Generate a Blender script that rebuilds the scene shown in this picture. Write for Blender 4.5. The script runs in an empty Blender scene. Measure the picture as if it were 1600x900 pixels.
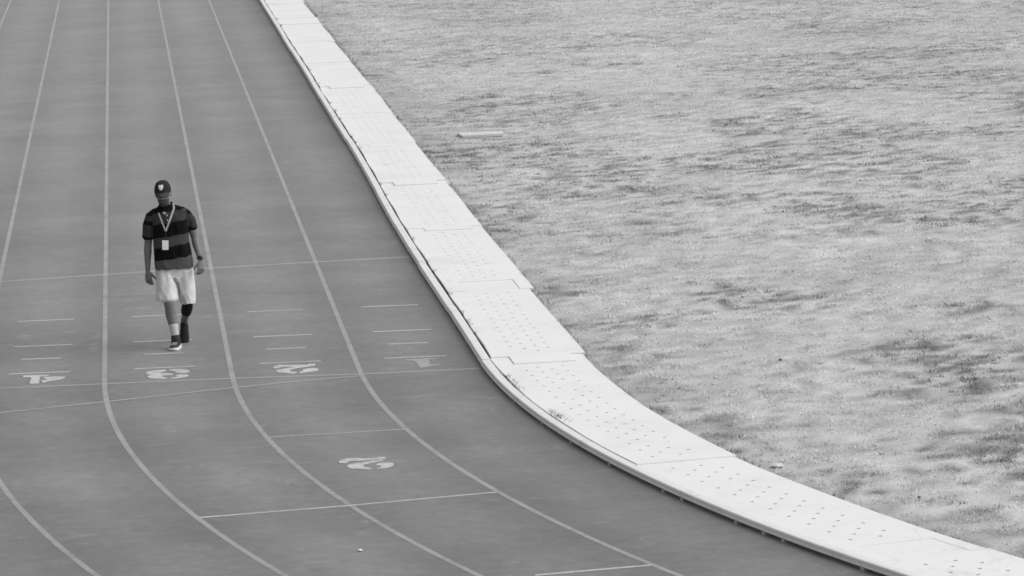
import bpy, bmesh, math, random
import numpy as np
from mathutils import Vector, Matrix, noise as mnoise
from mathutils.bvhtree import BVHTree
from mathutils.geometry import tessellate_polygon

random.seed(7); rng = np.random.default_rng(7)
SC = bpy.context.scene
COL = SC.collection

# ------------------------------------------------------------------ camera
PITCH, YAW, ROLL, CAM_H, FPX = 0.12725738, 0.08832276, -0.03946296, 5.9117184, 6653.4098
cp, sp, cy, sy = math.cos(PITCH), math.sin(PITCH), math.cos(YAW), math.sin(YAW)
F = Vector((sy*cp, cy*cp, -sp)); R_ = Vector((cy, -sy, 0)); U_ = R_.cross(F)
R2 = math.cos(ROLL)*R_ + math.sin(ROLL)*U_; U2 = -math.sin(ROLL)*R_ + math.cos(ROLL)*U_
cam_data = bpy.data.cameras.new('camera'); cam = bpy.data.objects.new('camera', cam_data); COL.objects.link(cam)
cam_data.sensor_width = 36.0; cam_data.lens = FPX/1600*36.0
cam_data.clip_start = 0.5; cam_data.clip_end = 6000
m = Matrix((( R2.x, U2.x, -F.x, 0), (R2.y, U2.y, -F.y, 0), (R2.z, U2.z, -F.z, CAM_H), (0, 0, 0, 1)))
cam.matrix_world = m
SC.camera = cam
SC.cycles.filter_width = 1.6            # soft lens

# ------------------------------------------------------------------ sky, sun, exposure
SUN_EL, SUN_AZ = math.radians(48), math.radians(100)      # azimuth clockwise from +Y
world = bpy.data.worlds.new('World'); SC.world = world; world.use_nodes = True
nt = world.node_tree; nt.nodes.clear()
sky = nt.nodes.new('ShaderNodeTexSky'); sky.sky_type = 'NISHITA'; sky.sun_disc = False
sky.sun_elevation = SUN_EL; sky.sun_rotation = SUN_AZ; sky.air_density = 1.0; sky.dust_density = 4.0; sky.ozone_density = 1.0
bw = nt.nodes.new('ShaderNodeRGBToBW')                     # the photograph is black and white
bg = nt.nodes.new('ShaderNodeBackground'); bg.inputs['Strength'].default_value = 0.15
wo = nt.nodes.new('ShaderNodeOutputWorld')
nt.links.new(sky.outputs[0], bw.inputs[0]); nt.links.new(bw.outputs[0], bg.inputs['Color']); nt.links.new(bg.outputs[0], wo.inputs[0])
sd = bpy.data.lights.new('sun', 'SUN'); sd.energy = 0.5; sd.angle = math.radians(110); sd.color = (1, 1, 1)
sun = bpy.data.objects.new('sun', sd); COL.objects.link(sun)
to_sun = Vector((math.sin(SUN_AZ)*math.cos(SUN_EL), math.cos(SUN_AZ)*math.cos(SUN_EL), math.sin(SUN_EL)))
sun.rotation_euler = to_sun.to_track_quat('Z', 'Y').to_euler(); sun.location = (20, 60, 40)
vs = SC.view_settings; vs.view_transform = 'Standard'; vs.look = 'None'; vs.gamma = 1.0; vs.exposure = 0.34
vs.use_curve_mapping = False

# ------------------------------------------------------------------ helpers
X0, Y0, RAD = 3.2473, 40.5499, 36.5
def pos(u, s):
    """track coordinates: u metres to the infield side of the rail line, s metres up the straight (negative: into the bend)"""
    if s >= 0: return (X0+u, Y0+s)
    t = -s/RAD; r = RAD-u
    return (X0+RAD-r*math.cos(t), Y0-r*math.sin(t))
def pos_np(u, s):
    t = np.where(s >= 0, 0, -s/RAD); r = RAD-u
    x = np.where(s >= 0, X0+u, X0+RAD-r*np.cos(t)); y = np.where(s >= 0, Y0+s, Y0-r*np.sin(t))
    return x, y
def new_obj(name, me, mat=None, parent=None, smooth=False):
    o = bpy.data.objects.new(name, me); COL.objects.link(o)
    if mat is not None: me.materials.append(mat)
    if parent is not None: o.parent = parent
    if smooth: me.polygons.foreach_set('use_smooth', [True]*len(me.polygons))
    return o
def pydata(name, v, f, mat=None, parent=None, smooth=False):
    me = bpy.data.meshes.new(name); me.from_pydata(v, [], f); me.update()
    return new_obj(name, me, mat, parent, smooth)
def from_bm(name, bm, mat=None, parent=None, smooth=False, recalc=True):
    if recalc: bmesh.ops.recalc_face_normals(bm, faces=bm.faces)
    me = bpy.data.meshes.new(name); bm.to_mesh(me); bm.free()
    return new_obj(name, me, mat, parent, smooth)
def empty(name, loc=(0, 0, 0)):
    o = bpy.data.objects.new(name, None); COL.objects.link(o); o.location = loc; o.empty_display_size = .2
    return o
def tag(o, label=None, cat=None, group=None, kind=None):
    for k, v in (('label', label), ('category', cat), ('group', group), ('kind', kind)):
        if v: o[k] = v
    return o

# value noise for numpy
_tab = np.random.default_rng(3).random((256, 256))
def vnoise(x, y):
    xi = np.floor(x).astype(int); yi = np.floor(y).astype(int); fx = x-xi; fy = y-yi
    fx = fx*fx*(3-2*fx); fy = fy*fy*(3-2*fy)
    a = _tab[xi & 255, yi & 255]; b = _tab[(xi+1) & 255, yi & 255]; c = _tab[xi & 255, (yi+1) & 255]; d = _tab[(xi+1) & 255, (yi+1) & 255]
    return (a*(1-fx)+b*fx)*(1-fy)+(c*(1-fx)+d*fx)*fy
def fbm(x, y, o=4, g=.5):
    t = 0; a = 1; n = 0
    for i in range(o):
        t = t+a*vnoise(x+17.3*i, y-9.1*i); n += a; a *= g; x = x*2.03; y = y*2.03
    return t/n

# ------------------------------------------------------------------ materials
def G(v): return (v, v, v, 1)
class MatB:
    def __init__(s, name, rough=.8, spec=.3):
        s.m = bpy.data.materials.new(name); s.m.use_nodes = True; s.nt = s.m.node_tree
        s.b = s.nt.nodes['Principled BSDF']; s.b.inputs['Roughness'].default_value = rough
        s.b.inputs['Specular IOR Level'].default_value = spec
    def n(s, t, **kw):
        q = s.nt.nodes.new(t)
        for k, v in kw.items(): setattr(q, k, v)
        return q
    def l(s, a, b): s.nt.links.new(a, b)
    def coord(s, which='Object', scale=(1, 1, 1)):
        tc = s.n('ShaderNodeTexCoord'); mp = s.n('ShaderNodeMapping'); mp.inputs['Scale'].default_value = scale
        s.l(tc.outputs[which], mp.inputs[0]); return mp.outputs[0]
    def noise(s, co, scale, detail=4, rough=.55, dist=0):
        q = s.n('ShaderNodeTexNoise'); q.inputs['Scale'].default_value = scale; q.inputs['Detail'].default_value = detail
        q.inputs['Roughness'].default_value = rough; q.inputs['Distortion'].default_value = dist; s.l(co, q.inputs['Vector']); return q.outputs['Fac']
    def ramp(s, fac, stops):
        q = s.n('ShaderNodeValToRGB'); e = q.color_ramp.elements
        while len(e) < len(stops): e.new(.5)
        for i, (p, v) in enumerate(stops): e[i].position = p; e[i].color = G(v) if not isinstance(v, tuple) else v
        s.l(fac, q.inputs[0]); return q.outputs['Color']
    def math(s, op, a, b, clamp=False):
        q = s.n('ShaderNodeMath', operation=op, use_clamp=clamp)
        for i, v in enumerate((a, b)):
            if isinstance(v, (int, float)): q.inputs[i].default_value = v
            else: s.l(v, q.inputs[i])
        return q.outputs[0]
    def mix(s, f, a, b):
        q = s.n('ShaderNodeMix', data_type='RGBA')
        for i, v in ((0, f), (6, a), (7, b)):
            if isinstance(v, (int, float)): q.inputs[i].default_value = v if i == 0 else G(v)
            else: s.l(v, q.inputs[i])
        return q.outputs[2]
    def col(s, v):
        if isinstance(v, (int, float)): s.b.inputs['Base Color'].default_value = G(v)
        else: s.l(v, s.b.inputs['Base Color'])
    def bump(s, h, strength=.3, dist=.01):
        q = s.n('ShaderNodeBump'); q.inputs['Strength'].default_value = strength; q.inputs['Distance'].default_value = dist
        s.l(h, q.inputs['Height']); s.l(q.outputs[0], s.b.inputs['Normal'])
    def attr(s, name):
        q = s.n('ShaderNodeAttribute'); q.attribute_name = name; return q.outputs['Fac']

def mat_track():
    M = MatB('track_rubber', .6, .5); co = M.coord('Object')
    a = M.noise(co, .45, 6, .62); b = M.noise(co, 7.0, 5, .7); c = M.noise(co, 70, 3, .75)
    uv = M.n('ShaderNodeUVMap'); sep = M.n('ShaderNodeSeparateXYZ'); M.l(uv.outputs[0], sep.inputs[0])
    # worn running line down the middle of each lane
    ph = M.math('MULTIPLY', M.math('ADD', sep.outputs[0], .585), 2*math.pi/1.22)
    band = M.math('COSINE', ph, 0.)
    x = M.math('ADD', M.math('MULTIPLY', a, .40), M.math('MULTIPLY', b, .32)); x = M.math('ADD', x, M.math('MULTIPLY', c, .28))
    x = M.math('ADD', x, M.math('MULTIPLY', band, .040))
    base = M.ramp(x, [(.34, .080), (.46, .128), (.53, .158), (.65, .225)])
    # light scuffs and dust drags
    sc = M.noise(M.coord('Object', (1.0, 1.0, 1)), 2.6, 7, .75, .8); sm = M.ramp(sc, [(.57, 0.), (.68, 1.)])
    base = M.mix(M.math('MULTIPLY', sm, .7), base, .24)
    st = M.noise(M.coord('Object', (1, .45, 1)), .8, 5, .6, 1.0); base = M.mix(M.math('MULTIPLY', M.ramp(st, [(.56, 0.), (.66, 1.)]), .35), base, .105)   # damp and rubber stains
    M.b.inputs['Sheen Weight'].default_value = .36; M.b.inputs['Sheen Roughness'].default_value = .22      # dusty rubber granules
    M.col(base); M.bump(c, .35, .004); return M.m
def mat_paint(name, v, wear=.45, dirt=.15):
    M = MatB(name, .7, .3); co = M.coord('Object')
    w = M.noise(co, 16, 6, .75); w2 = M.noise(co, 1.4, 4, .6); x = M.math('ADD', M.math('MULTIPLY', w, .6), M.math('MULTIPLY', w2, .4))
    fac = M.ramp(x, [(.40, wear), (.54, 1.0)])
    M.b.inputs['Sheen Weight'].default_value = .36; M.b.inputs['Sheen Roughness'].default_value = .22
    M.col(M.mix(fac, dirt, v)); return M.m
def mat_panel(v=.80):
    M = MatB('white_panel', .6, .25); co = M.coord('Object')
    a = M.noise(co, 1.1, 5, .65); b = M.noise(co, 14, 4, .6)
    x = M.math('ADD', M.math('MULTIPLY', a, .7), M.math('MULTIPLY', b, .3))
    cl = M.ramp(x, [(.30, v*.88), (.47, v*.975), (.7, v*1.02)])
    sc = M.noise(M.coord('Object', (1, .5, 1)), 3.2, 7, .75, 1.2); cl = M.mix(M.math('MULTIPLY', M.ramp(sc, [(.57, 0.), (.70, 1.)]), .38), cl, .46)
    M.col(cl); return M.m
def mat_rail():
    M = MatB('white_rail', .5, .35); co = M.coord('Object')
    a = M.noise(co, 2.2, 5, .7); b = M.noise(co, 30, 3, .6)
    x = M.math('ADD', M.math('MULTIPLY', a, .65), M.math('MULTIPLY', b, .35))
    M.col(M.ramp(x, [(.30, .5), (.43, .72), (.6, .78)])); return M.m
def mat_plain(name, v, rough=.8, var=.12, scale=20, spec=.3):
    M = MatB(name, rough, spec); a = M.noise(M.coord('Object'), scale, 4, .6)
    M.col(M.ramp(a, [(.25, v*(1-var)), (.75, v*(1+var))])); return M.m
def mat_tone(name, rough=.8, spec=.2, var=.08, scale=40, attr='tone', bump=0):
    M = MatB(name, rough, spec); a = M.noise(M.coord('Object'), scale, 4, .6)
    v = M.math('MULTIPLY', M.attr(attr), M.math('ADD', M.math('MULTIPLY', a, 2*var), 1-var))
    M.col(v)
    if bump: M.bump(a, bump, .003)
    return M.m
def mat_infield():
    M = MatB('infield_soil', .95, .1); co = M.coord('Object')
    a = M.noise(co, 2.2, 6, .65); b = M.noise(co, 16, 5, .72); c = M.noise(co, 70, 3, .75)
    x = M.math('ADD', M.math('MULTIPLY', a, .4), M.math('MULTIPLY', b, .4)); x = M.math('ADD', x, M.math('MULTIPLY', c, .2))
    v = M.math('MULTIPLY', M.attr('tone'), M.ramp(x, [(.34, .60), (.47, .95), (.68, 1.12)]))
    M.col(v); M.bump(M.math('ADD', b, c), .6, .02); return M.m

TRACK = mat_track(); LINE = mat_paint('lane_paint', .31, .35); MARK = mat_paint('mark_paint', .48, .5); NUM = mat_paint('number_paint', .54, .5)
NUM1 = mat_paint('worn_number_paint', .33, .5); FAINT = mat_paint('faint_paint', .19, .1); FINISH = mat_paint('finish_paint', .34, .6)
PANEL = mat_panel(); RAIL = mat_rail(); FOOT = mat_plain('rail_foot_grey', .42, .7)
SOIL = mat_infield(); GRASS = mat_tone('dry_grass', .85, .15, .12, 30)

# ------------------------------------------------------------------ ground, track
gm = mat_plain('ground_soil', .22, .95, .3, 2)
g = pydata('ground', [(-3000, -3000, -.03), (3000, -3000, -.03), (3000, 3000, -.03), (-3000, 3000, -.03)], [(0, 1, 2, 3)], gm); tag(g, kind='structure')

SS = [s for s in np.arange(-48, 0, .5)] + list(np.arange(0, 130.1, 5.0))
def strip(name, u0, u1, s0, s1, z, mat, parent=None, nu=1, thick=0):
    ss = [s0]+[s for s in SS if s0+.01 < s < s1-.01]+[s1]; v = []; f = []; uvs = []
    for s in ss:
        for k in range(nu+1):
            u = u0+(u1-u0)*k/nu; x, y = pos(u, s); v.append((x, y, z)); uvs.append((u, s))
    for i in range(len(ss)-1):
        for k in range(nu):
            a = i*(nu+1)+k; f.append((a, a+1, a+nu+2, a+nu+1))
    o = pydata(name, v, f, mat, parent)
    uvl = o.data.uv_layers.new(name='UVMap')
    for L in o.data.loops: uvl.data[L.index].uv = uvs[L.vertex_index]
    return o
track = strip('running_track', -10.6, .10, -48, 130, 0, TRACK, None, 12); tag(track, kind='structure')
LW = .05
for i in range(1, 9):
    c = -(1.167+1.22*(i-1)); strip('lane_line', c-LW/2, c+LW/2, -48, 130, .001, LINE, track)
def tline(name, a, b, w, z, mat):
    """painted bar between two ground points given as (x from the rail, y from the bend start)"""
    a = Vector(a); b = Vector(b); n = Vector((0, 1))*w/2
    v = [(X0+p.x, Y0+p.y, z) for p in (a-n, b-n, b+n, a+n)]
    return pydata(name, v, [(0, 1, 2, 3)], mat, track)
def pline(name, pts, w, z, mat):
    v = []; f = []
    for x, y in pts: v += [(X0+x, Y0+y-w/2, z), (X0+x, Y0+y+w/2, z)]
    for i in range(len(pts)-1): f.append((2*i, 2*i+2, 2*i+3, 2*i+1))
    return pydata(name, v, f, mat, track)
pline('finish_line', [(-10.5, .36), (-4.6, -.09), (-2.36, -.24), (-1.15, -.40), (0, -.43)], .06, .0018, FINISH)
pline('start_line', [(-10.5, -4.6), (-7.5, -2.8), (-5.8, -2.05), (-4.56, -1.64), (-3.6, -1.31), (-2.43, -.86), (-1.8, -.66), (-1.15, -.51)], .06, .0026, FINISH)
pline('relay_line', [(-10.5, 7.6), (-4.82, 8.39), (-3.16, 8.62), (-1.11, 8.76), (-.06, 8.80)], .055, .0018, MARK)
pline('worn_line', [(-4.0, 6.68), (-3.13, 6.4), (-2.54, 6.33), (-1.2, 5.95)], .07, .0018, FAINT)
tline('stagger_line', (-2.17, -3.87), (-.99, -3.84), .055, .0018, FINISH)
pline('stagger_line', [(-2.86, -7.64), (-1.67, -7.47), (-.48, -7.23)], .055, .0018, MARK)
tline('stagger_line', (-.52, -10.71), (.33, -10.58), .055, .0018, MARK)
tline('stagger_line', (-4.6, -12.6), (-3.1, -12.2), .055, .0018, MARK)
# distance dashes before the finish: four per lane
for k in range(8):
    cx = -.58-1.22*k
    for hw, y0 in ((.30, 4.49), (.30, 2.50), (.20, 1.545), (.30, .56)):
        yy = y0+.085*k
        tline('distance_mark', (cx-hw, yy+.02), (cx+hw, yy-.02), .062, .0018, MARK)
for k in range(2, 7):
    c = -(1.167+1.22*(k-1)); tline('lane_tick', (c-.13, 10.17+.03*k), (c+.13, 10.14+.03*k), .05, .0018, FAINT)

NUMS = {
 '4': (NUM, [[(-4.399, 0.676), (-4.318, 0.674), (-4.233, 0.65), (-4.151, 0.653), (-4.148, 0.549), (-4.227, 0.545), (-4.235, 0.094), (-4.311, 0.069), (-4.327, 0.207), (-4.312, 0.442), (-4.323, 0.532), (-4.391, 0.557)],
  [(-4.198, 0.508), (-4.107, 0.502), (-3.995, 0.474), (-3.982, 0.389), (-4.027, 0.271), (-4.118, 0.205), (-4.148, 0.174), (-4.195, 0.106), (-4.217, 0.26), (-4.155, 0.344), (-4.194, 0.412)]]),
 '3': (NUM, [[(-3.217, 0.407), (-3.179, 0.529), (-3.101, 0.569), (-3.023, 0.581), (-3.009, 0.521), (-3.021, 0.444), (-3.06, 0.404), (-3.073, 0.359), (-2.992, 0.324), (-2.958, 0.298), (-2.941, 0.238), (-2.963, 0.179), (-3.044, 0.173), (-3.056, 0.132), (-3.038, 0.072), (-3.004, -0.021), (-3.016, -0.056), (-3.107, -0.002), (-3.161, 0.036), (-3.194, 0.142), (-3.199, 0.211), (-3.166, 0.253), (-3.193, 0.316)],
  [(-2.985, 0.567), (-2.93, 0.582), (-2.853, 0.546), (-2.796, 0.47), (-2.779, 0.368), (-2.804, 0.282), (-2.858, 0.283), (-2.911, 0.322), (-2.925, 0.408), (-2.97, 0.488)],
  [(-2.933, 0.167), (-2.878, 0.215), (-2.813, 0.186), (-2.794, 0.063), (-2.828, 0.008), (-2.882, -0.039), (-2.94, -0.058), (-2.97, -0.033), (-2.981, 0.024), (-2.938, 0.035), (-2.903, 0.063)]]),
 '2': (NUM, [[(-1.984, 0.344), (-1.965, 0.433), (-1.914, 0.497), (-1.772, 0.444), (-1.645, 0.406), (-1.617, 0.475), (-1.562, 0.444), (-1.574, 0.308), (-1.652, 0.262), (-1.72, 0.219), (-1.788, 0.162), (-1.826, 0.094), (-1.832, 0.029), (-1.769, -0.035), (-1.77, -0.129), (-1.801, -0.144), (-1.897, -0.055), (-1.938, -0.027), (-1.967, 0.133), (-1.918, 0.196), (-1.846, 0.252), (-1.774, 0.307), (-1.897, 0.325), (-1.927, 0.268), (-1.97, 0.251)],
  [(-1.706, 0.091), (-1.657, 0.155), (-1.599, 0.161), (-1.558, 0.118), (-1.549, 0.033), (-1.57, -0.054), (-1.617, -0.077), (-1.677, -0.109), (-1.739, -0.14), (-1.742, -0.031), (-1.703, -0.005)]]),
 '1': (NUM1, [[(-0.686, 0.421), (-0.604, 0.413), (-0.523, 0.403), (-0.471, 0.425), (-0.378, 0.405), (-0.376, 0.362), (-0.466, 0.326), (-0.476, 0.039), (-0.476, -0.016), (-0.385, -0.036), (-0.383, -0.091), (-0.48, -0.124), (-0.526, -0.175), (-0.583, -0.208), (-0.595, -0.109), (-0.597, 0.083), (-0.605, 0.294), (-0.688, 0.339)]]),
 '2 in the bend': (NUM, [[(-1.645, -5.373), (-1.624, -5.29), (-1.577, -5.237), (-1.531, -5.218), (-1.458, -5.242), (-1.386, -5.278), (-1.32, -5.277), (-1.298, -5.227), (-1.251, -5.243), (-1.241, -5.326), (-1.263, -5.375), (-1.324, -5.348), (-1.385, -5.38), (-1.488, -5.38), (-1.55, -5.359), (-1.589, -5.459), (-1.643, -5.441)],
  [(-1.272, -5.395), (-1.279, -5.449), (-1.348, -5.505), (-1.402, -5.543), (-1.454, -5.605), (-1.455, -5.682), (-1.401, -5.766), (-1.394, -5.824), (-1.441, -5.824), (-1.525, -5.759), (-1.561, -5.747), (-1.591, -5.637), (-1.575, -5.542), (-1.509, -5.485), (-1.433, -5.443), (-1.364, -5.398), (-1.303, -5.369)],
  [(-1.347, -5.595), (-1.306, -5.53), (-1.226, -5.546), (-1.196, -5.6), (-1.205, -5.698), (-1.229, -5.768), (-1.269, -5.81), (-1.346, -5.829), (-1.357, -5.792), (-1.316, -5.75), (-1.308, -5.686), (-1.343, -5.652)]]),
}
for key, (mt, polys) in NUMS.items():
    v = []; f = []
    for pl in polys:
        b = len(v); v += [(X0+x, Y0+y, .0026) for x, y in pl]
        for t in tessellate_polygon([[Vector((x, y, 0)) for x, y in pl]]):
            a, b_, c = t; A, B, C = (Vector(pl[i]) for i in (a, b_, c))
            if (B-A).cross(C-A) < 0: t = (a, c, b_)
            f.append(tuple(b+i for i in t))
    o = pydata('lane_number', v, f, mt, track); o['label'] = 'white painted lane numeral '+key

# ------------------------------------------------------------------ rail (raised kerb along lane one)
def wob(s):   # the rail line wanders a little
    return -.05*math.exp(-((s-10)/8.)**2)+.004*math.sin(s*.37)
rail = empty('kerb_rail', (*pos(.04, 0), 0))
tag(rail, 'low white metal rail on small feet edging the inside lane of the track', 'rail')
def rail_section(s0, s1):
    prof = [(-.004, .026), (-.004, .034), (.004, .037), (.004, .066), (.012, .073), (.080, .073), (.088, .066), (.088, .026)]
    n = max(2, int((s1-s0)/.4)); v = []; f = []; k = len(prof); j = random.uniform(-.006, .006); jz = random.uniform(-.003, .003)
    for i in range(n+1):
        s = s0+(s1-s0)*i/n
        for du, z in prof:
            x, y = pos(du+wob(s)+j, s); v.append((x-rail.location.x, y-rail.location.y, z+jz))
    for i in range(n):
        for q in range(k):
            a = i*k+q; b = i*k+(q+1) % k; f.append((a, a+k, b+k, b))
    f.append(tuple(range(k-1, -1, -1))[::-1]); f.append(tuple(n*k+q for q in range(k))[::-1])
    bm = bmesh.new(); vv = [bm.verts.new(p) for p in v]
    for q in f: bm.faces.new([vv[i] for i in q])
    return from_bm('rail_section', bm, RAIL, rail)
s = -24.35; ends = []
while s < 100:
    L_ = 4.0; rail_section(s, s+L_-.012); ends.append(s); s += L_
feet = [-5.09, -6.30, -7.70, -8.13, -9.25, -9.77, -10.12, -11.4, -12.6, -13.9]
feet += list(np.arange(-4.0, 100, 1.32))
fm = None
for s in feet:
    x, y = pos(.035+wob(s), s); w = .045
    if fm is None:
        bm = bmesh.new(); bmesh.ops.create_cube(bm, size=1, matrix=Matrix.Diagonal((.095, .05, .034, 1)))
        bmesh.ops.bevel(bm, geom=bm.edges[:], offset=.004, segments=1)
        fm = bpy.data.meshes.new('foot'); bm.to_mesh(fm); bm.free(); fm.materials.append(FOOT)
    o = bpy.data.objects.new('foot', fm); COL.objects.link(o); o.parent = rail
    o.location = (x-rail.location.x, y-rail.location.y, .0165); o.rotation_euler.z = 0 if s > 0 else -s/RAD

# ------------------------------------------------------------------ white perforated cover panels beside the rail
walk = empty('drain_cover_walkway', (*pos(.55, 0), 0))
tag(walk, 'strip of white perforated drain cover panels curving between the track rail and the grass', 'walkway')
# joints: (s at the sides, how far the middle tongue reaches, negative = towards the bend)
JO = [(-36.2, -.5), (-30.0, .5), (-23.8, -.5), (-17.7, .0), (-11.40, .60), (-6.62, 0), (-.08, -.50), (5.0, .85), (11.25, -.30), (17.0, -.42), (22.75, -.42), (28.25, 0), (34.1, -.4), (40.0, 0), (45.8, .4), (51.75, 0), (53.9, 0), (59.8, -.4), (65.8, 0), (71.9, .4), (78, 0), (84, -.4), (90, 0)]
TU = (.28, .87)
def panel(i):
    (a, ta), (b, tb) = JO[i], JO[i+1]
    r = random.Random(i*13+5); uL = .112+r.uniform(0, .02); uR0 = 1.0+r.uniform(-.035, .03); uR1 = 1.0+r.uniform(-.035, .03)
    uL2 = .112+r.uniform(0, .02); g = .0025
    def uRf(s): return uR0+(uR1-uR0)*(s-a)/(b-a)
    def uLf(s): return uL+(uL2-uL)*(s-a)/(b-a)+.8*wob(s)+.006*math.sin(s*2.3+i)
    a0 = a+g; b0 = b-g
    pts = []
    def run(u, s0, s1, step=.5):
        n = max(1, int(abs(s1-s0)/step))
        for k in range(n): q = s0+(s1-s0)*k/n; pts.append((u(q) if callable(u) else u, q))
    # counter-clockwise in (u, s): near end left to right, right side up, far end right to left, left side down
    near = [(uLf(a0), a0)]
    if ta: near += [(TU[0]+g, a0), (TU[0]+g, a0+ta), (TU[1]-g, a0+ta), (TU[1]-g, a0)] if ta < 0 else [(TU[0]-g, a0), (TU[0]-g, a0+ta), (TU[1]+g, a0+ta), (TU[1]+g, a0)]
    pts += near; run(uRf, a0, b0)
    far = [(uRf(b0), b0)]
    if tb: far += [(TU[1]-g, b0), (TU[1]-g, b0+tb), (TU[0]+g, b0+tb), (TU[0]+g, b0)] if tb > 0 else [(TU[1]+g, b0), (TU[1]+g, b0+tb), (TU[0]-g, b0+tb), (TU[0]-g, b0)]
    pts += far; run(uLf, b0, a0)
    # drop a duplicated first side point
    out = []
    for p in pts:
        if not out or abs(p[0]-out[-1][0])+abs(p[1]-out[-1][1]) > 1e-5: out.append(p)
    pts = out
    lo = a0+max(ta, 0); hi = b0+min(tb, 0); holes = []
    if b < 40:
        nrow = int((hi-lo-.55)/.175); st = (hi-lo-.55)/max(1, nrow)
        for q in range(nrow+1):
            for c, u in enumerate((.35, .47, .59, .71)):
                if (q+c) % 2: continue
                if r.random() < .05: continue
                cs = lo+.28+q*st; cu = u+r.uniform(-.004, .004); rr = .0205
                holes.append([(cu+rr*math.cos(t*math.pi/4+.39), cs+rr*math.sin(t*math.pi/4+.39)) for t in range(8)])
    tilt0 = .052+r.uniform(-.002, .002); tilt1 = tilt0-.007      # the near end rides a touch higher
    def zz(s): return tilt0+(tilt1-tilt0)*(s-a)/(b-a)+.003*math.sin(s*1.7+i)
    th = .024; bm = bmesh.new(); edges = []; ox, oy = walk.location.x, walk.location.y
    loops = []
    for lp in [pts]+holes:
        vs_ = []
        for u, s_ in lp:
            x, y = pos(u, s_); vs_.append(bm.verts.new((x-ox, y-oy, zz(s_))))
        loops.append(vs_)
        for k in range(len(vs_)): edges.append(bm.edges.new((vs_[k], vs_[(k+1) % len(vs_)])))
    bmesh.ops.triangle_fill(bm, use_beauty=True, use_dissolve=False, edges=edges, normal=(0, 0, 1))
    for vs_ in loops:
        low = [bm.verts.new((v.co.x, v.co.y, v.co.z-th)) for v in vs_]
        n = len(vs_)
        for k in range(n):
            try: bm.faces.new((vs_[k], vs_[(k+1) % n], low[(k+1) % n], low[k]))
            except ValueError: pass
    return from_bm('panel', bm, PANEL, walk)
for i in range(len(JO)-1): panel(i)

# ------------------------------------------------------------------ infield: soil sheet and dry grass
def ground_h(x, y, u):
    h = (fbm(x*.35, y*.35, 3)-.5)*.03+(fbm(x*3+5, y*3, 3)-.5)*.018
    return .012+h*np.clip((u-.9)/1.0, .25, 1)
def tone_field(x, y, u):
    big = fbm(x*.22+3.1, y*.16+8.7, 4, .55); mid = fbm(x*1.3+40, y*1.2+3, 4, .6); fine = fbm(x*13+11, y*12, 3, .65)
    t = .655+(big-.5)*.18+(mid-.5)*.20+(fine-.5)*.40
    thin = np.clip(1.15-(y-Y0)/70., .42, 1)                                      # the turf is tuftier towards the bend
    area = np.clip((fbm(x*.50+7, y*.34+90, 4, .55)-.37)/.20, 0, 1)*thin            # where it is tufty
    f1 = np.clip((fbm(x*9+20, y*8.5+50, 4, .62)-.53)/.09, 0, 1); f2 = np.clip((fbm(x*2.4+120, y*2.6+5, 4, .62)-.55)/.09, 0, 1)
    green = np.clip(f1*(.30*thin+.7*area)+.60*f2*area, 0, 1)
    t = t*(1-.60*green)
    edge = np.clip(1-(u-1.0)/.9, 0, 1)            # trodden strip beside the panels
    t = t*(1-.16*edge*(.5+fbm(x*2, y*1.2+5, 3)))
    return np.clip(t, .14, .80), green
us = np.concatenate([np.arange(.94, 18, .16), np.arange(18, 36.2, .9)]); ss = np.concatenate([np.arange(-30, 75, .22), np.arange(75, 131, 1.0)])
UU, S2 = np.meshgrid(us, ss); xx, yy = pos_np(UU, S2); tt, _ = tone_field(xx, yy, UU); zz_ = ground_h(xx, yy, UU)
nu_, ns_ = len(us), len(ss)
vv = np.stack([xx.ravel(), yy.ravel(), zz_.ravel()], 1)
I, J = np.meshgrid(np.arange(ns_-1), np.arange(nu_-1), indexing='ij'); a = (I*nu_+J).ravel()
ff = np.stack([a, a+1, a+nu_+1, a+nu_], 1)
def np_mesh(name, v, f, attr=None, dom='POINT'):
    me = bpy.data.meshes.new(name); k = f.shape[1]
    me.vertices.add(len(v)); me.vertices.foreach_set('co', v.astype(np.float32).ravel())
    me.loops.add(f.size); me.loops.foreach_set('vertex_index', f.astype(np.int32).ravel())
    me.polygons.add(len(f)); me.polygons.foreach_set('loop_start', (np.arange(len(f))*k).astype(np.int32))
    try: me.polygons.foreach_set('loop_total', np.full(len(f), k, np.int32))
    except Exception: pass
    me.update(calc_edges=True)
    if attr is not None:
        at = me.attributes.new('tone', 'FLOAT', dom); at.data.foreach_set('value', attr.astype(np.float32).ravel())
    return me
field = new_obj('infield_ground', np_mesh('infield_ground', vv, ff, tt*.84), SOIL, None, True); tag(field, kind='structure')

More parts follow.
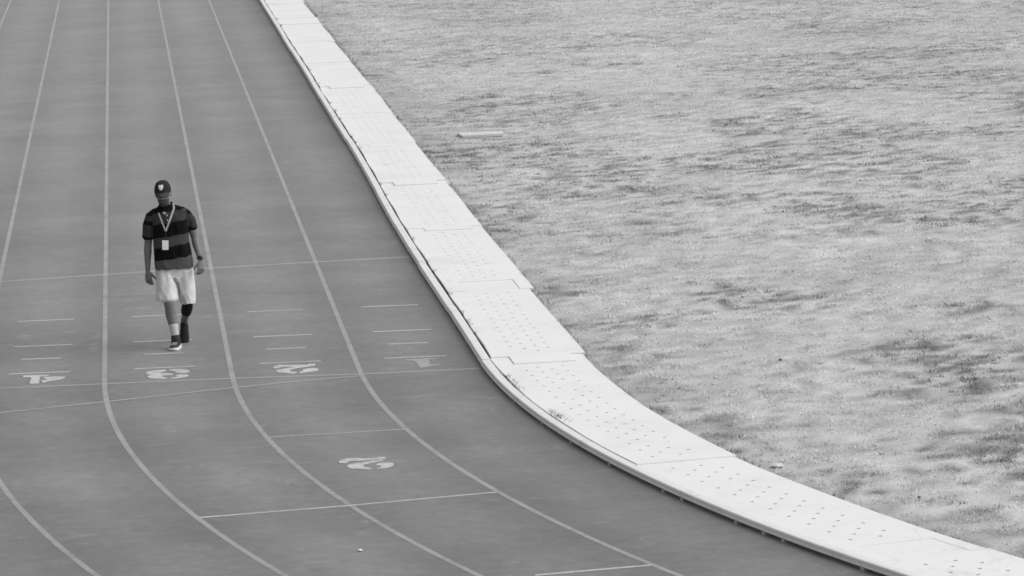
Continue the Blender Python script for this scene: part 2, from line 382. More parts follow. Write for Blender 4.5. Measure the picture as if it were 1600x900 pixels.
def grass(n_try):
    Y = rng.uniform(26, 112, n_try); X = rng.uniform(X0+.9, X0+20, n_try)
    # keep what lies inside or near the view, fewer blades far off
    s_ = np.where(Y > Y0, Y-Y0, -RAD*np.arctan2(Y0-Y, X0+RAD-X)); u = np.where(Y > Y0, X-X0, RAD-np.hypot(X-X0-RAD, Y-Y0))
    keep = (u > 1.0+.02*rng.random(n_try)) & (X < .225*Y+1.0)
    keep &= rng.random(n_try) < np.clip((36./Y)**1.7, 0, 1)
    X, Y, u = X[keep], Y[keep], u[keep]
    clump = fbm(X*5.5+2, Y*5.5, 3, .6); t, green = tone_field(X, Y, u)
    k2 = rng.random(len(X)) < np.clip((clump-.28)*2.6, .12, 1)*(1-.45*np.clip(1-(u-1)/.6, 0, 1))
    X, Y, u, clump, t, green = (q[k2] for q in (X, Y, u, clump, t, green))
    ne = 16000; se = rng.uniform(-16, 68, ne); se = se[rng.random(ne) < np.clip((fbm(se*1.7, se*0+3, 3)-.38)*5, .05, 1)]
    ue = .985+.09*rng.random(len(se))**1.5; xe, ye = pos_np(ue, se); te, ge = tone_field(xe, ye, ue)
    X, Y, u, clump, t, green = (np.concatenate(q) for q in ((X, xe), (Y, ye), (u, ue), (clump, np.full(len(se), 1.0)), (t, te*.75), (green, np.full(len(se), 1.0))))
    n = len(X); z = ground_h(X, Y, u)-.004
    far = np.clip(Y/40, .75, 2.6)
    h = (.004+.014*rng.random(n)**1.6)*(.55+1.2*clump)*(1+1.0*green); w = (.0035+.004*rng.random(n))*far
    ang = rng.uniform(0, 2*np.pi, n); lean = rng.uniform(.008, .045, n); la = rng.uniform(0, 2*np.pi, n)
    dx, dy = np.cos(ang)*w, np.sin(ang)*w
    v = np.empty((n, 3, 3)); v[:, 0] = np.stack([X-dx, Y-dy, z], 1); v[:, 1] = np.stack([X+dx, Y+dy, z], 1)
    v[:, 2] = np.stack([X+np.cos(la)*lean, Y+np.sin(la)*lean, z+h], 1)
    tone = t*(.70+.7*rng.random(n))*1.05; dark = rng.random(n) < .02; tone[dark] *= .6
    return v.reshape(-1, 3), np.arange(3*n).reshape(-1, 3), np.clip(tone, .08, .85)
gv, gf, gt = grass(4600000)
print('blades', len(gf))
go = new_obj('dry_grass', np_mesh('dry_grass', gv, gf, gt, 'FACE'), GRASS)
tag(go, 'patchy short dry grass covering the infield', 'grass', kind='stuff')

# weeds growing in the gap between rail and panels
def weeds():
    spots = [(0.116, 53.926), (0.112, 51.655), (0.12, 38.244), (0.12, 34.89), (0.112, 30.67), (0.1, 29.0), (0.1, 27.5), (0.098, 24.242), (0.1, 23.2), (0.1, 22.315), (0.1, 16.975), (0.1, 15.445), (0.1, 10.166), (0.1, 7.9), (0.1, 6.963), (0.1, 5.057), (.1, 4.85), (0.1, 3.238), (0.1, 2.571), (.1, 2.3), (0.1, 1.742), (0.111, -1.394), (0.12, -1.697), (0.12, -2.076), (0.13, -3.75), (.14, -3.9), (.14, -4.02)]
    v = []; f = []
    for u, s in spots:
        big = 1.5 if s in (5.057, -3.75, -3.9, 22.315, -4.02) else 1
        for k in range(int(26*big)):
            uu = u+wob(s)+random.gauss(.006, .008); q = s+random.gauss(0, .10*big); x, y = pos(uu, q); b = len(v)
            h = random.uniform(.025, .045); a = random.uniform(0, 6.28); w = random.uniform(.003, .006)
            l = random.uniform(.01, .07)*big; la = random.gauss(0, .8)
            z0 = .03; v += [(x-w*math.cos(a), y-w*math.sin(a), z0), (x+w*math.cos(a), y+w*math.sin(a), z0), (x+l*math.cos(la), y+l*math.sin(la), z0+h)]
            f.append((b, b+1, b+2))
    return pydata('gap_weeds', v, f, mat_plain('weed_green', .10, .7, .3, 40))
tag(weeds(), 'small dark weeds sprouting in the gap between rail and white panels', 'weeds', kind='stuff')

# ------------------------------------------------------------------ small things on the ground
def rough_slab(name, pts, z0, z1, mat, sub=0):
    bm = bmesh.new(); f = bm.faces.new([bm.verts.new((x, y, z0)) for x, y in pts])
    r = bmesh.ops.extrude_face_region(bm, geom=[f]); bmesh.ops.translate(bm, verts=[q for q in r['geom'] if isinstance(q, bmesh.types.BMVert)], vec=(0, 0, z1-z0))
    bmesh.ops.bevel(bm, geom=bm.edges[:], offset=.006, segments=1)
    return bm
SLAB = mat_plain('pale_slab', .62, .7, .06, 12)
o = from_bm('marker_slab', rough_slab('s', [(-.34, .27), (-.30, -.27), (.31, -.25), (.36, .27)], -.01, .026, SLAB), SLAB)
o.location = (X0+2.06, Y0+23.7, .026); tag(o, 'flat pale square slab lying alone in the grass', 'slab')
def scrap(name, loc, r, label, seed, flat=.45, v=.75):
    bm = bmesh.new(); bmesh.ops.create_icosphere(bm, subdivisions=2, radius=r)
    for q in bm.verts:
        d = mnoise.noise_vector(q.co*(2.2/r)+Vector((seed, 0, 0))); q.co += d*r*.45; q.co.z *= flat
    mz = min(q.co.z for q in bm.verts)
    for q in bm.verts: q.co.z -= mz
    o = from_bm(name, bm, mat_plain(name+'_white', v, .8, .05, 60)); o.location = loc; tag(o, label, 'litter'); return o
scrap('paper_scrap', (X0+1.83, Y0-6.87, 0.008), .050, 'crumpled white paper scrap in the grass beside the white panels', 3, .45, .62)
def gpt(x, y, z=0): return (X0+x, Y0+y, z)
scrap('litter_fleck', gpt(-1.70, -9.43, .001), .018, 'tiny white litter fleck on the bare track between the two lower lane lines', 9, .5)
clod_m = mat_plain('dark_clod', .10, .9, .2, 30)
def clod(loc, r, label, seed):
    bm = bmesh.new(); bmesh.ops.create_icosphere(bm, subdivisions=2, radius=r)
    for q in bm.verts:
        q.co += mnoise.noise_vector(q.co*(1.6/r)+Vector((seed, 1, 0)))*r*.4; q.co.z *= .6
    mz = min(q.co.z for q in bm.verts)
    for q in bm.verts: q.co.z -= mz+.004
    o = from_bm('soil_clod', bm, clod_m, None, True); o.location = loc; tag(o, label, 'clod')

# ------------------------------------------------------------------ the person
PERSON = (.38, 42.8, 0)
person = empty('person', PERSON)
tag(person, 'person walking down the track in cap, striped polo shirt, lanyard with badge and pale shorts', 'person')

def frame(d, up=Vector((0, -1, 0))):
    d = d.normalized(); x = up.cross(d)
    if x.length < 1e-4: x = Vector((1, 0, 0))
    x.normalize(); return x, d.cross(x).normalized()
def loft(bm, rings, n=20, close=(True, True)):
    """rings: (centre, xvec, yvec)"""
    L = []
    for c, xv, yv in rings:
        L.append([bm.verts.new(Vector(c)+xv*math.cos(2*math.pi*k/n)+yv*math.sin(2*math.pi*k/n)) for k in range(n)])
    for a, b in zip(L, L[1:]):
        for k in range(n): bm.faces.new((a[k], a[(k+1) % n], b[(k+1) % n], b[k]))
    if close[0]: bm.faces.new(L[0][::-1])
    if close[1]: bm.faces.new(L[-1])
    return L
def tube(bm, pts, n=14, up=Vector((0, -1, 0)), squash=1.0):
    """pts: (point, radius) or (point, rx, ry)"""
    P = [Vector(p[0]) for p in pts]; rings = []
    for i, p in enumerate(pts):
        d = P[min(i+1, len(P)-1)]-P[max(i-1, 0)]; x, y = frame(d, up)
        rx = p[1]; ry = p[2] if len(p) > 2 else p[1]*squash
        rings.append((P[i], x*rx, y*ry))
    d0 = (P[0]-P[1]).normalized(); d1 = (P[-1]-P[-2]).normalized()
    r0, r1 = rings[0], rings[-1]
    rings = [(r0[0]+d0*min(r0[1].length, r0[2].length)*.6, r0[1]*.5, r0[2]*.5)]+rings+[(r1[0]+d1*min(r1[1].length, r1[2].length)*.6, r1[1]*.5, r1[2]*.5)]
    return loft(bm, rings, n)
def zrings(bm, rows, n=28, p=2.3):
    """rows: (z, cx, cy, rx, ry) superellipse cross-sections"""
    L = []
    for z, cx, cy_, rx, ry in rows:
        r = []
        for k in range(n):
            t = 2*math.pi*k/n; c, s = math.cos(t), math.sin(t)
            r.append(bm.verts.new((cx+rx*math.copysign(abs(c)**(2/p), c), cy_+ry*math.copysign(abs(s)**(2/p), s), z)))
        L.append(r)
    for a, b in zip(L, L[1:]):
        for k in range(n): bm.faces.new((a[k], a[(k+1) % n], b[(k+1) % n], b[k]))
    bm.faces.new(L[0][::-1]); bm.faces.new(L[-1]); return L
def remesh(bm, name, voxel, smooth_it=3, fac=.5):
    bmesh.ops.recalc_face_normals(bm, faces=bm.faces)
    me = bpy.data.meshes.new(name+'_raw'); bm.to_mesh(me); bm.free()
    o = bpy.data.objects.new(name+'_raw', me); COL.objects.link(o)
    r = o.modifiers.new('r', 'REMESH'); r.mode = 'VOXEL'; r.voxel_size = voxel; r.adaptivity = 0
    if smooth_it: s_ = o.modifiers.new('s', 'SMOOTH'); s_.iterations = smooth_it; s_.factor = fac
    dg = bpy.context.evaluated_depsgraph_get(); dg.update()
    out = bpy.data.meshes.new_from_object(o.evaluated_get(dg)); out.name = name
    bpy.data.objects.remove(o); bpy.data.meshes.remove(me); return out
def set_tone(me, fn):
    at = me.attributes.new('tone', 'FLOAT', 'POINT'); at.data.foreach_set('value', [fn(v.co) for v in me.vertices])

HC = Vector((-.076, -.035, 1.552))
HM = Matrix.Translation(HC) @ Matrix.Rotation(math.radians(-7), 4, 'Z') @ Matrix.Rotation(math.radians(8), 4, 'X') @ Matrix.Rotation(math.radians(-3), 4, 'Y')
HMI = HM.inverted()

def hand(bm, W, d, n, t, curl=.35, sc=1.0):
    d, n, t = (Vector(q).normalized() for q in (d, n, t)); W = Vector(W)
    loft(bm, [(W-d*.02, t*.024*sc, n*.017*sc), (W+d*.012*sc, t*.026*sc, n*.018*sc), (W+d*.045*sc, t*.038*sc, n*.016*sc), (W+d*.085*sc, t*.041*sc, n*.014*sc), (W+d*.095*sc, t*.036*sc, n*.010*sc)], 12)
    for k, (off, ln) in enumerate(((.030, .070), (.0105, .079), (-.0105, .074), (-.030, .058))):
        p = W+d*(.088-abs(off)*.12)*sc+t*off*sc; ang = curl*.6+.06*k; pts = [(p-d*.012*sc, .0095*sc)]; dd = (d+t*off*2.2).normalized()
        for j in range(3):
            q = dd*math.cos(ang)+n*math.sin(ang); pts.append((p, (.0092-.0006*j)*sc)); p = p+q*ln*sc*(.44, .31, .25)[j]; ang += curl*(1.0-.1*j)
        pts.append((p, .0066*sc)); tube(bm, pts, 8)
    p = W+d*.022*sc+t*.022*sc; pts = [(p, .014*sc)]; q = (d*.72+t*.60+n*.30).normalized()
    for j, l in enumerate((.034, .03, .024)): p = p+q*l*sc; pts.append((p, (.0125, .0105, .008)[j]*sc)); q = (q+d*.25+n*.12).normalized()
    tube(bm, pts, 8)

def build_body():
    bm = bmesh.new()
    zrings(bm, [(.70, .0, 0, .13, .09), (.80, 0, 0, .155, .105), (.90, -.002, 0, .15, .10), (1.0, -.008, -.005, .145, .10), (1.10, -.015, 0, .15, .10), (1.20, -.022, 0, .16, .10), (1.30, -.024, .0, .165, .09), (1.36, -.03, 0, .14, .07), (1.40, -.045, 0, .08, .055)])
    tube(bm, [((-.05, .012, 1.36), .068), ((-.06, .0, 1.42), .056), ((-.07, -.018, 1.48), .053), ((-.075, -.02, 1.52), .055)], 18)
    # head in its own frame
    L0 = len(bm.verts)
    hv = bmesh.new()
    zrings(hv, [(-.122, 0, -.058, .018, .014), (-.112, 0, -.055, .034, .028), (-.095, 0, -.044, .047, .047), (-.07, 0, -.028, .056, .066), (-.04, 0, -.012, .064, .083), (-.01, 0, -.003, .070, .092), (.03, 0, 0, .074, .096), (.065, 0, .003, .073, .095), (.095, 0, .005, .062, .083), (.115, 0, .005, .042, .058), (.124, 0, .005, .015, .02)], 28, 2.15)
    # nose, brow, cheeks, lips, chin, ears
    loft(hv, [(Vector((0, -.088, .022)), Vector((.008, 0, 0)), Vector((0, .010, 0))), (Vector((0, -.098, .0)), Vector((.010, 0, 0)), Vector((0, .013, 0))), (Vector((0, -.107, -.022)), Vector((.016, 0, 0)), Vector((0, .016, 0))), (Vector((0, -.098, -.034)), Vector((.014, 0, 0)), Vector((0, .012, 0)))], 10)
    tube(hv, [((-.045, -.076, .026), .009), ((-.018, -.090, .030), .010), ((.018, -.090, .030), .010), ((.045, -.076, .026), .009)], 8, Vector((0, 0, 1)))
    tube(hv, [((-.022, -.083, -.058), .006), ((0, -.091, -.055), .008), ((.022, -.083, -.058), .006)], 8, Vector((0, 0, 1)))
    tube(hv, [((-.020, -.080, -.070), .006), ((0, -.087, -.070), .0085), ((.020, -.080, -.070), .006)], 8, Vector((0, 0, 1)))
    tube(hv, [((-.014, -.074, -.100), .014), ((.014, -.074, -.100), .014)], 8, Vector((0, 0, 1)))
    for s in (-1, 1):
        tube(hv, [((s*.045, -.062, -.012), .016), ((s*.030, -.078, -.020), .014)], 8, Vector((0, 0, 1)))
        tube(hv, [((s*.073, .012, -.034), .006, .009), ((s*.079, .016, -.012), .007, .016), ((s*.082, .022, .012), .007, .018), ((s*.078, .018, .028), .006, .010)], 8)
    hv.transform(HM); tmp = bpy.data.meshes.new('t'); hv.to_mesh(tmp); hv.free(); bm.from_mesh(tmp); bpy.data.meshes.remove(tmp)
    # arms
    tube(bm, [((-.17, .005, 1.335), .048), ((-.210, .01, 1.29), .047), ((-.235, .018, 1.19), .044), ((-.247, .028, 1.08), .039), ((-.252, .032, 1.045), .038), ((-.258, .022, .98), .040), ((-.264, .010, .88), .032), ((-.267, .0, .785), .025, .021)], 16)
    hand(bm, (-.268, -.001, .775), (.06, -.02, -1), (.45, .88, 0), (.88, -.45, .05), .38)
    tube(bm, [((.115, .005, 1.345), .046), ((.150, .010, 1.315), .046), ((.180, .016, 1.23), .042), ((.212, .024, 1.12), .039), ((.220, .022, 1.085), .038), ((.232, -.005, 1.02), .040), ((.250, -.055, .945), .032), ((.264, -.095, .875), .025, .021)], 16)
    hand(bm, (.266, -.102, .865), (-.02, -.30, -1), (-.5, .8, -.25), (-.86, -.45, .1), .55)
    # legs: the near one planted, the far one pushing off its toes
    tube(bm, [((-.085, 0, .80), .088), ((-.085, -.06, .66), .078), ((-.078, -.125, .52), .062), ((-.072, -.155, .455), .053), ((-.068, -.155, .41), .050), ((-.060, -.145, .34), .054), ((-.046, -.155, .27), .050), ((-.032, -.178, .18), .036), ((-.022, -.190, .105), .033), ((-.02, -.19, .06), .038)], 18)
    tube(bm, [((.085, 0, .80), .088), ((.098, .0, .66), .078), ((.110, -.008, .52), .062), ((.114, -.018, .455), .053), ((.114, .01, .415), .051), ((.108, .085, .365), .055), ((.098, .16, .315), .050), ((.086, .24, .255), .036), ((.078, .30, .205), .033), ((.074, .31, .17), .036)], 18)
    me = remesh(bm, 'body', .0050, 2, .4)
    def tone(co):
        q = HMI @ co
        if abs(q.x) < .1 and abs(q.y) < .14 and -.14 < q.z < .14:
            t = .24  # face tone lifted above the limbs to make up for the visor's shade
            if q.z > -.02 and (q.y > .0 or q.z > .045) and abs(q.x) < .0765: t = .025        # cropped hair
            if q.z < -.038 and q.y < -.005:                                                   # beard and moustache
                t = .05
                if q.y < -.08 and -.076 < q.z < -.050 and abs(q.x) < .02: t = .10
            return t
        return .165
    set_tone(me, tone)
    return me
SKIN = mat_tone('skin', .55, .35, .07, 25)
body = new_obj('body', build_body(), SKIN, person, True)

def fold(me, amp, sc_, seed, anis=(1, 1, 1)):
    me.update(); nn = [v.normal.copy() for v in me.vertices]
    for v, n in zip(me.vertices, nn):
        q = Vector((v.co.x*anis[0], v.co.y*anis[1], v.co.z*anis[2]))*sc_+Vector((seed, seed*.7, 0))
        a = mnoise.fractal(q, 1.0, 2.0, 3); r = 1-abs(mnoise.noise(q*1.3+Vector((5, 1, 2))))
        v.co += n*amp*(a*.8+(r-.75)*1.2)
    me.update()

# polo shirt
bm = bmesh.new()
zrings(bm, [(.83, 0, 0, .165, .115), (.805, .0, .0, .178, .125), (.790, .001, .0, .199, .142), (.86, .0, -.004, .192, .142), (.92, -.003, -.008, .188, .142), (1.0, -.010, -.008, .184, .138), (1.08, -.018, -.004, .182, .130), (1.16, -.024, 0, .183, .126), (1.24, -.026, 0, .190, .122), (1.30, -.026, 0, .192, .112), (1.345, -.024, .004, .190, .096), (1.38, -.018, .006, .172, .082), (1.405, -.014, .006, .145, .070), (1.425, -.030, .006, .100, .062), (1.44, -.050, .004, .062, .056)], 32, 2.4)
tube(bm, [((-.15, .005, 1.345), .066), ((-.205, .010, 1.315), .066), ((-.232, .015, 1.24), .060), ((-.244, .022, 1.16), .056), ((-.249, .026, 1.115), .058)], 20)
tube(bm, [((.10, .005, 1.350), .058), ((.145, .008, 1.330), .062), ((.175, .012, 1.27), .060), ((.193, .018, 1.225), .056), ((.203, .022, 1.185), .058)], 20)
shirt_me = remesh(bm, 'polo_shirt', .0062, 4, .5)
fold(shirt_me, .011, 6.0, 2.0, (1.2, 1.0, .8))
def shirt_tone(co):
    B, D, Hm = .005, .042, .095
    wl = -.185 - (co.z-1.2)*.05
    x, z = co.x+.006*math.sin(co.z*30), co.z+.004*math.sin(co.x*40+co.y*25)
    if co.z > 1.06 and co.x < -.196:                       # sleeve on the picture's left
        z2 = z+.25*(co.x+.24)
        if z2 > 1.340 or z2 < 1.118: return B
        if z2 > 1.285: return D
        if z2 > 1.245: return B
        return D
    if co.z > 1.14 and co.x > .150:                        # the other sleeve
        z2 = z+.2*(co.x-.19)
        if z2 > 1.335 or z2 < 1.205: return B
        return D
    zz2 = z-.14*x
    if zz2 > 1.378: return B
    if zz2 > 1.268: return D
    if zz2 > 1.130: return B
    if zz2 > 1.030: return D*1.35
    if zz2 > .900: return B
    return Hm
set_tone(shirt_me, shirt_tone)
CLOTH = mat_tone('polo_cloth', .9, .15, .15, 18)
shirt = new_obj('polo_shirt', shirt_me, CLOTH, person, True)
tree = BVHTree.FromPolygons([v.co.copy() for v in shirt_me.vertices], [tuple(p.vertices) for p in shirt_me.polygons])
def on_shirt(x, z, off=.004):
    h = tree.ray_cast(Vector((x, -1, z)), Vector((0, 1, 0)))
    y = h[0].y if h[0] is not None else -.06
    return Vector((x, y-off, z))
DARK = mat_plain('dark_cloth', .012, .9, .2, 30, .15)
# collar: a folded band open at the throat
bm = bmesh.new(); rows = []
for j, (rr, z, fl) in enumerate(((.060, 1.405, 0), (.063, 1.452, .0), (.069, 1.450, 0), (.086, 1.405, 1), (.082, 1.398, 1))):
    r = []
    for k in range(25):
        t = math.radians(-90+24+(360-48)*k/24); c, s = math.cos(t), math.sin(t)
        front = max(0, -s)
        r.append(bm.verts.new((-.058+rr*c*1.02-.004*front, .004+rr*s*.98, z-.030*front+.012*c-(.012*fl*front))))
    rows.append(r)
for a, b in zip(rows, rows[1:]):
    for k in range(24): bm.faces.new((a[k], a[k+1], b[k+1], b[k]))
from_bm('collar', bm, DARK, shirt, True)
def ribbon(name, path, w, mat, parent, th=.0016, flat=False):
    v = []; f = []
    for i, p in enumerate(path):
        d = (path[min(i+1, len(path)-1)]-path[max(i-1, 0)]).normalized(); n = Vector((0, -1, 0)); n = (n-d*n.dot(d)).normalized(); s = d.cross(n).normalized()*w/2
        v += [p-s, p+s, p+s-n*-th*-1, p-s+n*th] if False else [p-s, p+s, p+s+n*th, p-s+n*th]
    for i in range(len(path)-1):
        a = 4*i
        for q in range(4): f.append((a+q, a+(q+1) % 4, a+4+(q+1) % 4, a+4+q))
    f += [(0, 1, 2, 3), tuple(len(v)-4+q for q in (3, 2, 1, 0))]
    bm = bmesh.new(); vv_ = [bm.verts.new(p) for p in v]
    for q in f: bm.faces.new([vv_[i] for i in q])
    return from_bm(name, bm, mat, parent)
# placket and buttons
ribbon('placket', [on_shirt(-.062+.004*k, 1.372-.03*k, .001) for k in range(5)], .030, mat_plain('placket_cloth', .05, .9, .2, 40), shirt)
BTN = mat_plain('pale_button', .62, .5, .05)
for bx, bz in ((-.048, 1.338), (-.044, 1.290)):
    bm = bmesh.new(); bmesh.ops.create_cone(bm, cap_ends=True, segments=10, radius1=.0075, radius2=.006, depth=.005, matrix=Matrix.Translation(on_shirt(bx, bz, .005)) @ Matrix.Rotation(math.pi/2, 4, 'X'))
    from_bm('button', bm, BTN, shirt)
# undershirt edge at the throat
ribbon('undershirt', [on_shirt(-.084, 1.372, .003), on_shirt(-.070, 1.356, .003), on_shirt(-.056, 1.362, .003)], .020, mat_plain('undershirt_cloth', .5, .9, .1, 40), shirt)
# lanyard and badge
LAN = mat_plain('lanyard_ribbon', .42, .7, .15, 60)
lan = empty('lanyard'); lan.parent = person
ribbon('strap', [Vector((.012, .03, 1.452)), Vector((.022, -.02, 1.448)), on_shirt(.026, 1.405, .012)]+[on_shirt(.026+(-.069-.026)*t, 1.405+(1.181-1.405)*t) for t in np.linspace(.15, 1, 12)], .018, LAN, lan)
ribbon('strap', [on_shirt(-.131+(-.069+.131)*t, 1.365+(1.181-1.365)*t) for t in np.linspace(0, 1, 12)], .015, LAN, lan)
ribbon('badge_clip', [on_shirt(-.069, 1.185, .007), on_shirt(-.073, 1.135, .007), on_shirt(-.076, 1.092, .008)], .009, mat_plain('clip_dark', .03, .4), lan)
bc = on_shirt(-.080, 1.045, .012)
bm = bmesh.new(); bmesh.ops.create_cube(bm, size=1, matrix=Matrix.Translation(bc) @ Matrix.Rotation(math.radians(3), 4, 'Y') @ Matrix.Diagonal((.064, .004, .096, 1)))
bmesh.ops.bevel(bm, geom=bm.edges[:], offset=.0015, segments=1)
badge = from_bm('badge', bm, mat_plain('badge_white', .82, .4, .03), lan)

# shorts: two loose legs hanging from the hips
bm = bmesh.new()
zrings(bm, [(.66, 0, 0, .15, .10), (.70, 0, 0, .185, .122), (.76, 0, 0, .188, .126), (.83, 0, 0, .178, .12)], 30, 2.3)
tube(bm, [((-.090, 0, .76), .098, .118), ((-.089, -.03, .68), .103, .120), ((-.088, -.065, .58), .107, .118), ((-.087, -.085, .505), .108, .116), ((-.087, -.090, .478), .108, .115)], 22)
tube(bm, [((.092, 0, .76), .096, .118), ((.101, .0, .68), .096, .118), ((.111, .005, .57), .088, .112), ((.115, .012, .48), .080, .106), ((.115, .016, .432), .079, .103)], 22)
sh_me = remesh(bm, 'shorts', .0062, 3, .5)
fold(sh_me, .013, 7.0, 9.0, (1.4, 1, .55))
for v in sh_me.vertices:      # crease running from the crotch across the trailing leg, hems cut level
    if v.co.y < .02:
        t = (.70-v.co.z)/.25
        if 0 < t < 1.2:
            xc = -.005+.075*t; d = (v.co.x-xc)/.016
            v.co.y += .030*math.exp(-d*d)*(1-.5*t); d2 = (v.co.x-xc-.032)/.016; v.co.y -= .010*math.exp(-d2*d2)
for v in sh_me.vertices:
    hz = (.474 if v.co.x < .02 else .428)+.006*math.sin(v.co.x*60)
    if v.co.z < hz: v.co.z = hz
sh_me.update()
shorts = new_obj('shorts', sh_me, mat_plain('pale_shorts', .66, .9, .10, 22, .15), person, True)

# socks and a dark band round the trailing leg
def cuff(name, pts, mat, parent=person):
    bm = bmesh.new(); tube(bm, pts, 18); return from_bm(name, bm, mat, parent, True)
SOCK = mat_plain('white_sock', .50, .9, .06, 40)
cuff('sock', [((-.040, -.163, .235), .0480), ((-.038, -.167, .22), .0455), ((-.032, -.178, .17), .041), ((-.023, -.189, .105), .037), ((-.02, -.19, .06), .040)], SOCK)
cuff('sock', [((.082, .27, .232), .0385), ((.078, .30, .205), .037), ((.074, .31, .17), .040)], mat_plain('shaded_sock', .12, .9, .1, 40))  # trailing sock, shade put into its darker colour
cuff('leg_band', [((.114, -.012, .44), .0565), ((.114, .01, .415), .0545), ((.108, .085, .365), .0585), ((.100, .15, .322), .0545)], mat_plain('black_band', .012, .85, .2, 30, .2))

# shoes
UPPER = mat_plain('shoe_mesh', .035, .8, .5, 60); SOLEM = mat_plain('shoe_sole_white', .72, .6, .06, 40); UPPER2 = mat_plain('shoe_mesh_shaded', .006, .8, .4, 60); SOLE2 = mat_plain('shoe_sole_shaded', .03, .7, .2, 40)  # upper and sole repeated darker: shade of the trailing foot in their colour
def shoe(M4, up, so, accent=None, ankle=None):
    bm = bmesh.new(); R = []
    prof = [(.085, .022, .012, .085), (.078, .033, .012, .098), (.05, .037, .012, .100), (.01, .037, .012, .085), (-.04, .041, .012, .066), (-.09, .046, .012, .054), (-.135, .044, .012, .046), (-.165, .034, .013, .038), (-.182, .016, .014, .028)]
    n = 14
    for y, hw, z0, z1 in prof:
        r = []
        for k in range(n):
            t = 2*math.pi*k/n; c, s_ = math.cos(t), math.sin(t)
            zc = (z0+z1)/2; hz = (z1-z0)/2
            r.append(bm.verts.new((hw*math.copysign(abs(c)**.75, c)*(1 if s_ < 0 else 1-.30*s_), y, zc+hz*math.copysign(abs(s_)**.8, s_))))
        R.append(r)
    for a, b in zip(R, R[1:]):
        for k in range(n): bm.faces.new((a[k], a[(k+1) % n], b[(k+1) % n], b[k]))
    bm.faces.new(R[0]); bm.faces.new(R[-1][::-1]); bm.transform(M4)
    if ankle: tube(bm, ankle, 16)
    o = from_bm('shoe', bm, up, person, True)
    bm = bmesh.new(); ring = []
    for y, hw, z0, z1 in prof: ring.append((hw*1.07+.002, y*1.03))
    pts = [(w, y) for w, y in ring]+[(-w, y) for w, y in ring[::-1]]
    lo = [bm.verts.new((x, y, .0+(.010 if y < -.15 else 0))) for x, y in pts]; hi = [bm.verts.new((x*1.0, y, .026+(.004 if y < -.14 else 0)+(.006 if y > .03 else 0))) for x, y in pts]; k = len(pts)
    for i in range(k): bm.faces.new((lo[i], lo[(i+1) % k], hi[(i+1) % k], hi[i]))
    bm.faces.new(lo[::-1]); bm.faces.new(hi); bm.transform(M4); from_bm('sole', bm, so, o)
    if accent:
        for j in range(4):
            bm = bmesh.new(); yy_ = -.02-.025*j; zc = .078-.006*j
            bmesh.ops.create_cube(bm, size=1, matrix=M4 @ Matrix.Translation((0, yy_, zc-.008)) @ Matrix.Diagonal((.045, .008, .006, 1))); from_bm('lace', bm, accent, o)
    return o
shoe(Matrix.Translation((-.022, -.205, 0)) @ Matrix.Rotation(math.radians(-14), 4, 'Z'), UPPER, SOLEM, SOLEM, [((-.022, -.192, .05), .046), ((-.023, -.190, .09), .046), ((-.026, -.186, .128), .0435)])
shoe(Matrix.Translation((.066, .20, .0)) @ Matrix.Rotation(math.radians(-4), 4, 'Z') @ Matrix.Rotation(math.radians(46), 4, 'X') @ Matrix.Translation((0, .150, -.004)), UPPER2, SOLE2)

# wristwatch
bm = bmesh.new(); tube(bm, [((.259, -.082, .902), .0300, .026), ((.2635, -.094, .879), .0290, .025)], 16)
watch = from_bm('wristwatch', bm, mat_plain('watch_black', .015, .4, .1), person, True)
bm = bmesh.new(); bmesh.ops.create_cone(bm, cap_ends=True, segments=14, radius1=.019, radius2=.017, depth=.010, matrix=Matrix.Translation((.278, -.118, .893)) @ Vector((.5, -.85, .1)).to_track_quat('Z', 'Y').to_matrix().to_4x4())
from_bm('watch_face', bm, mat_plain('watch_glass', .04, .2, .1), watch, True)

# cap
CAP = mat_plain('cap_cloth', .022, .85, .15, 40, .2)
bm = bmesh.new(); rows = []
NK = 28
for j in range(9):
    t = j/8*math.pi/2; r = []
    for k in range(NK):
        a = 2*math.pi*k/NK; seam = 1-.012*abs(math.cos(3*a))**12
        rad = math.cos(t)**.72 if j < 8 else .03
        r.append(bm.verts.new((.0855*rad*math.cos(a)*seam, .004+.106*rad*math.sin(a)*seam, .026+.108*math.sin(t)**.9+.012*math.sin(a)*(1-j/8))))
    rows.append(r)
for a, b in zip(rows, rows[1:]):
    for k in range(NK): bm.faces.new((a[k], a[(k+1) % NK], b[(k+1) % NK], b[k]))
bm.faces.new(rows[-1]); bm.transform(HM)
cap = from_bm('cap', bm, CAP, person, True)
bm = bmesh.new(); grid = []
for j in range(6):
    r = []
    for k in range(15):
        a = math.radians(-90-58+116*k/14); t = j/5
        bx, by = .084*math.cos(a), .004+.104*math.sin(a); out = .072*t*max(0, math.cos((a+math.pi/2)*1.5))**.55
        x = bx*(1-.05*t); y = by-out; z = .028-.022*t-.036*(x/.084)**2*(.35+.65*t)+.006
        r.append((x, y, z))
    grid.append(r)
top = [[bm.verts.new(p) for p in r] for r in grid]; bot = [[bm.verts.new((p[0], p[1], p[2]-.004)) for p in r] for r in grid]
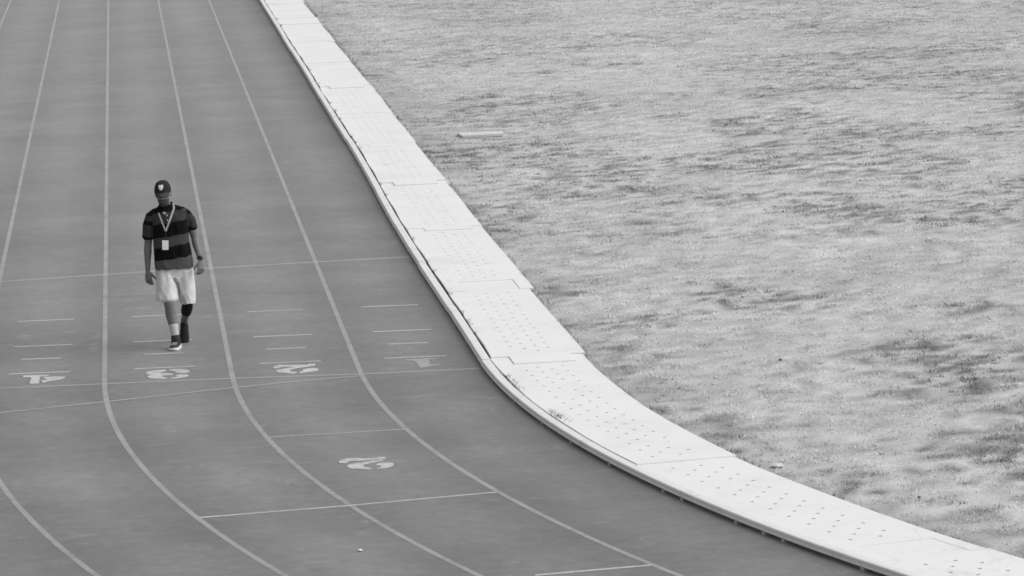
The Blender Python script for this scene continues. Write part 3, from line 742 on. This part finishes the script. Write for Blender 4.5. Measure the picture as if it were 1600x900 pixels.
for Lr, fl in ((top, 0), (bot, 1)):
    for a, b in zip(Lr, Lr[1:]):
        for k in range(14): q = (a[k], a[k+1], b[k+1], b[k]); bm.faces.new(q[::-1] if fl else q)
for k in range(14): bm.faces.new((top[-1][k], top[-1][k+1], bot[-1][k+1], bot[-1][k]))
bm.transform(HM); from_bm('visor', bm, mat_plain('visor_cloth', .045, .8, .1, 40, .2), cap, True)
# pale shield emblem on the crown front
ct = BVHTree.FromPolygons([HMI @ v.co for v in cap.data.vertices], [tuple(p.vertices) for p in cap.data.polygons])
out = [(-.024, .020), (-.014, .026), (0, .023), (.014, .026), (.024, .020), (.023, .0), (.014, -.017), (0, -.026), (-.014, -.017), (-.023, 0)]
def on_cap(x, z, off):
    h = ct.ray_cast(Vector((x, -1, z)), Vector((0, 1, 0))); return Vector((x, (h[0].y if h[0] is not None else -.1)-off, z))
bm = bmesh.new(); c = bm.verts.new(on_cap(-.004, .087, .006)); rg = [bm.verts.new(on_cap(x-.004, z+.085, .005)) for x, z in out]; rb = [bm.verts.new(on_cap(x-.004, z+.085, -.002)) for x, z in out]; k = len(out)
for i in range(k): bm.faces.new((c, rg[i], rg[(i+1) % k])); bm.faces.new((rg[i], rb[i], rb[(i+1) % k], rg[(i+1) % k]))
bm.transform(HM); from_bm('emblem', bm, mat_plain('emblem_white', .7, .7, .05), cap)
# eyes
for s in (-1, 1):
    bm = bmesh.new(); bmesh.ops.create_uvsphere(bm, u_segments=12, v_segments=8, radius=.0115, matrix=HM @ Matrix.Translation((s*.031, -.0765, .008)))
    e = from_bm('eye', bm, mat_plain('eye_white', .55, .3, .02), person, True)
    bm = bmesh.new(); bmesh.ops.create_uvsphere(bm, u_segments=10, v_segments=6, radius=.0055, matrix=HM @ Matrix.Translation((s*.031, -.0845, .006)))
    from_bm('iris', bm, mat_plain('iris_dark', .02, .2, .02), e, True)

clod((X0+2.77, Y0-1.05, .018), .019, 'small dark soil clod alone in the middle of the near grass', 4)
clod((X0+2.67, Y0-8.59, .018), .014, 'small dark soil clod in the grass near the lower right corner', 8)
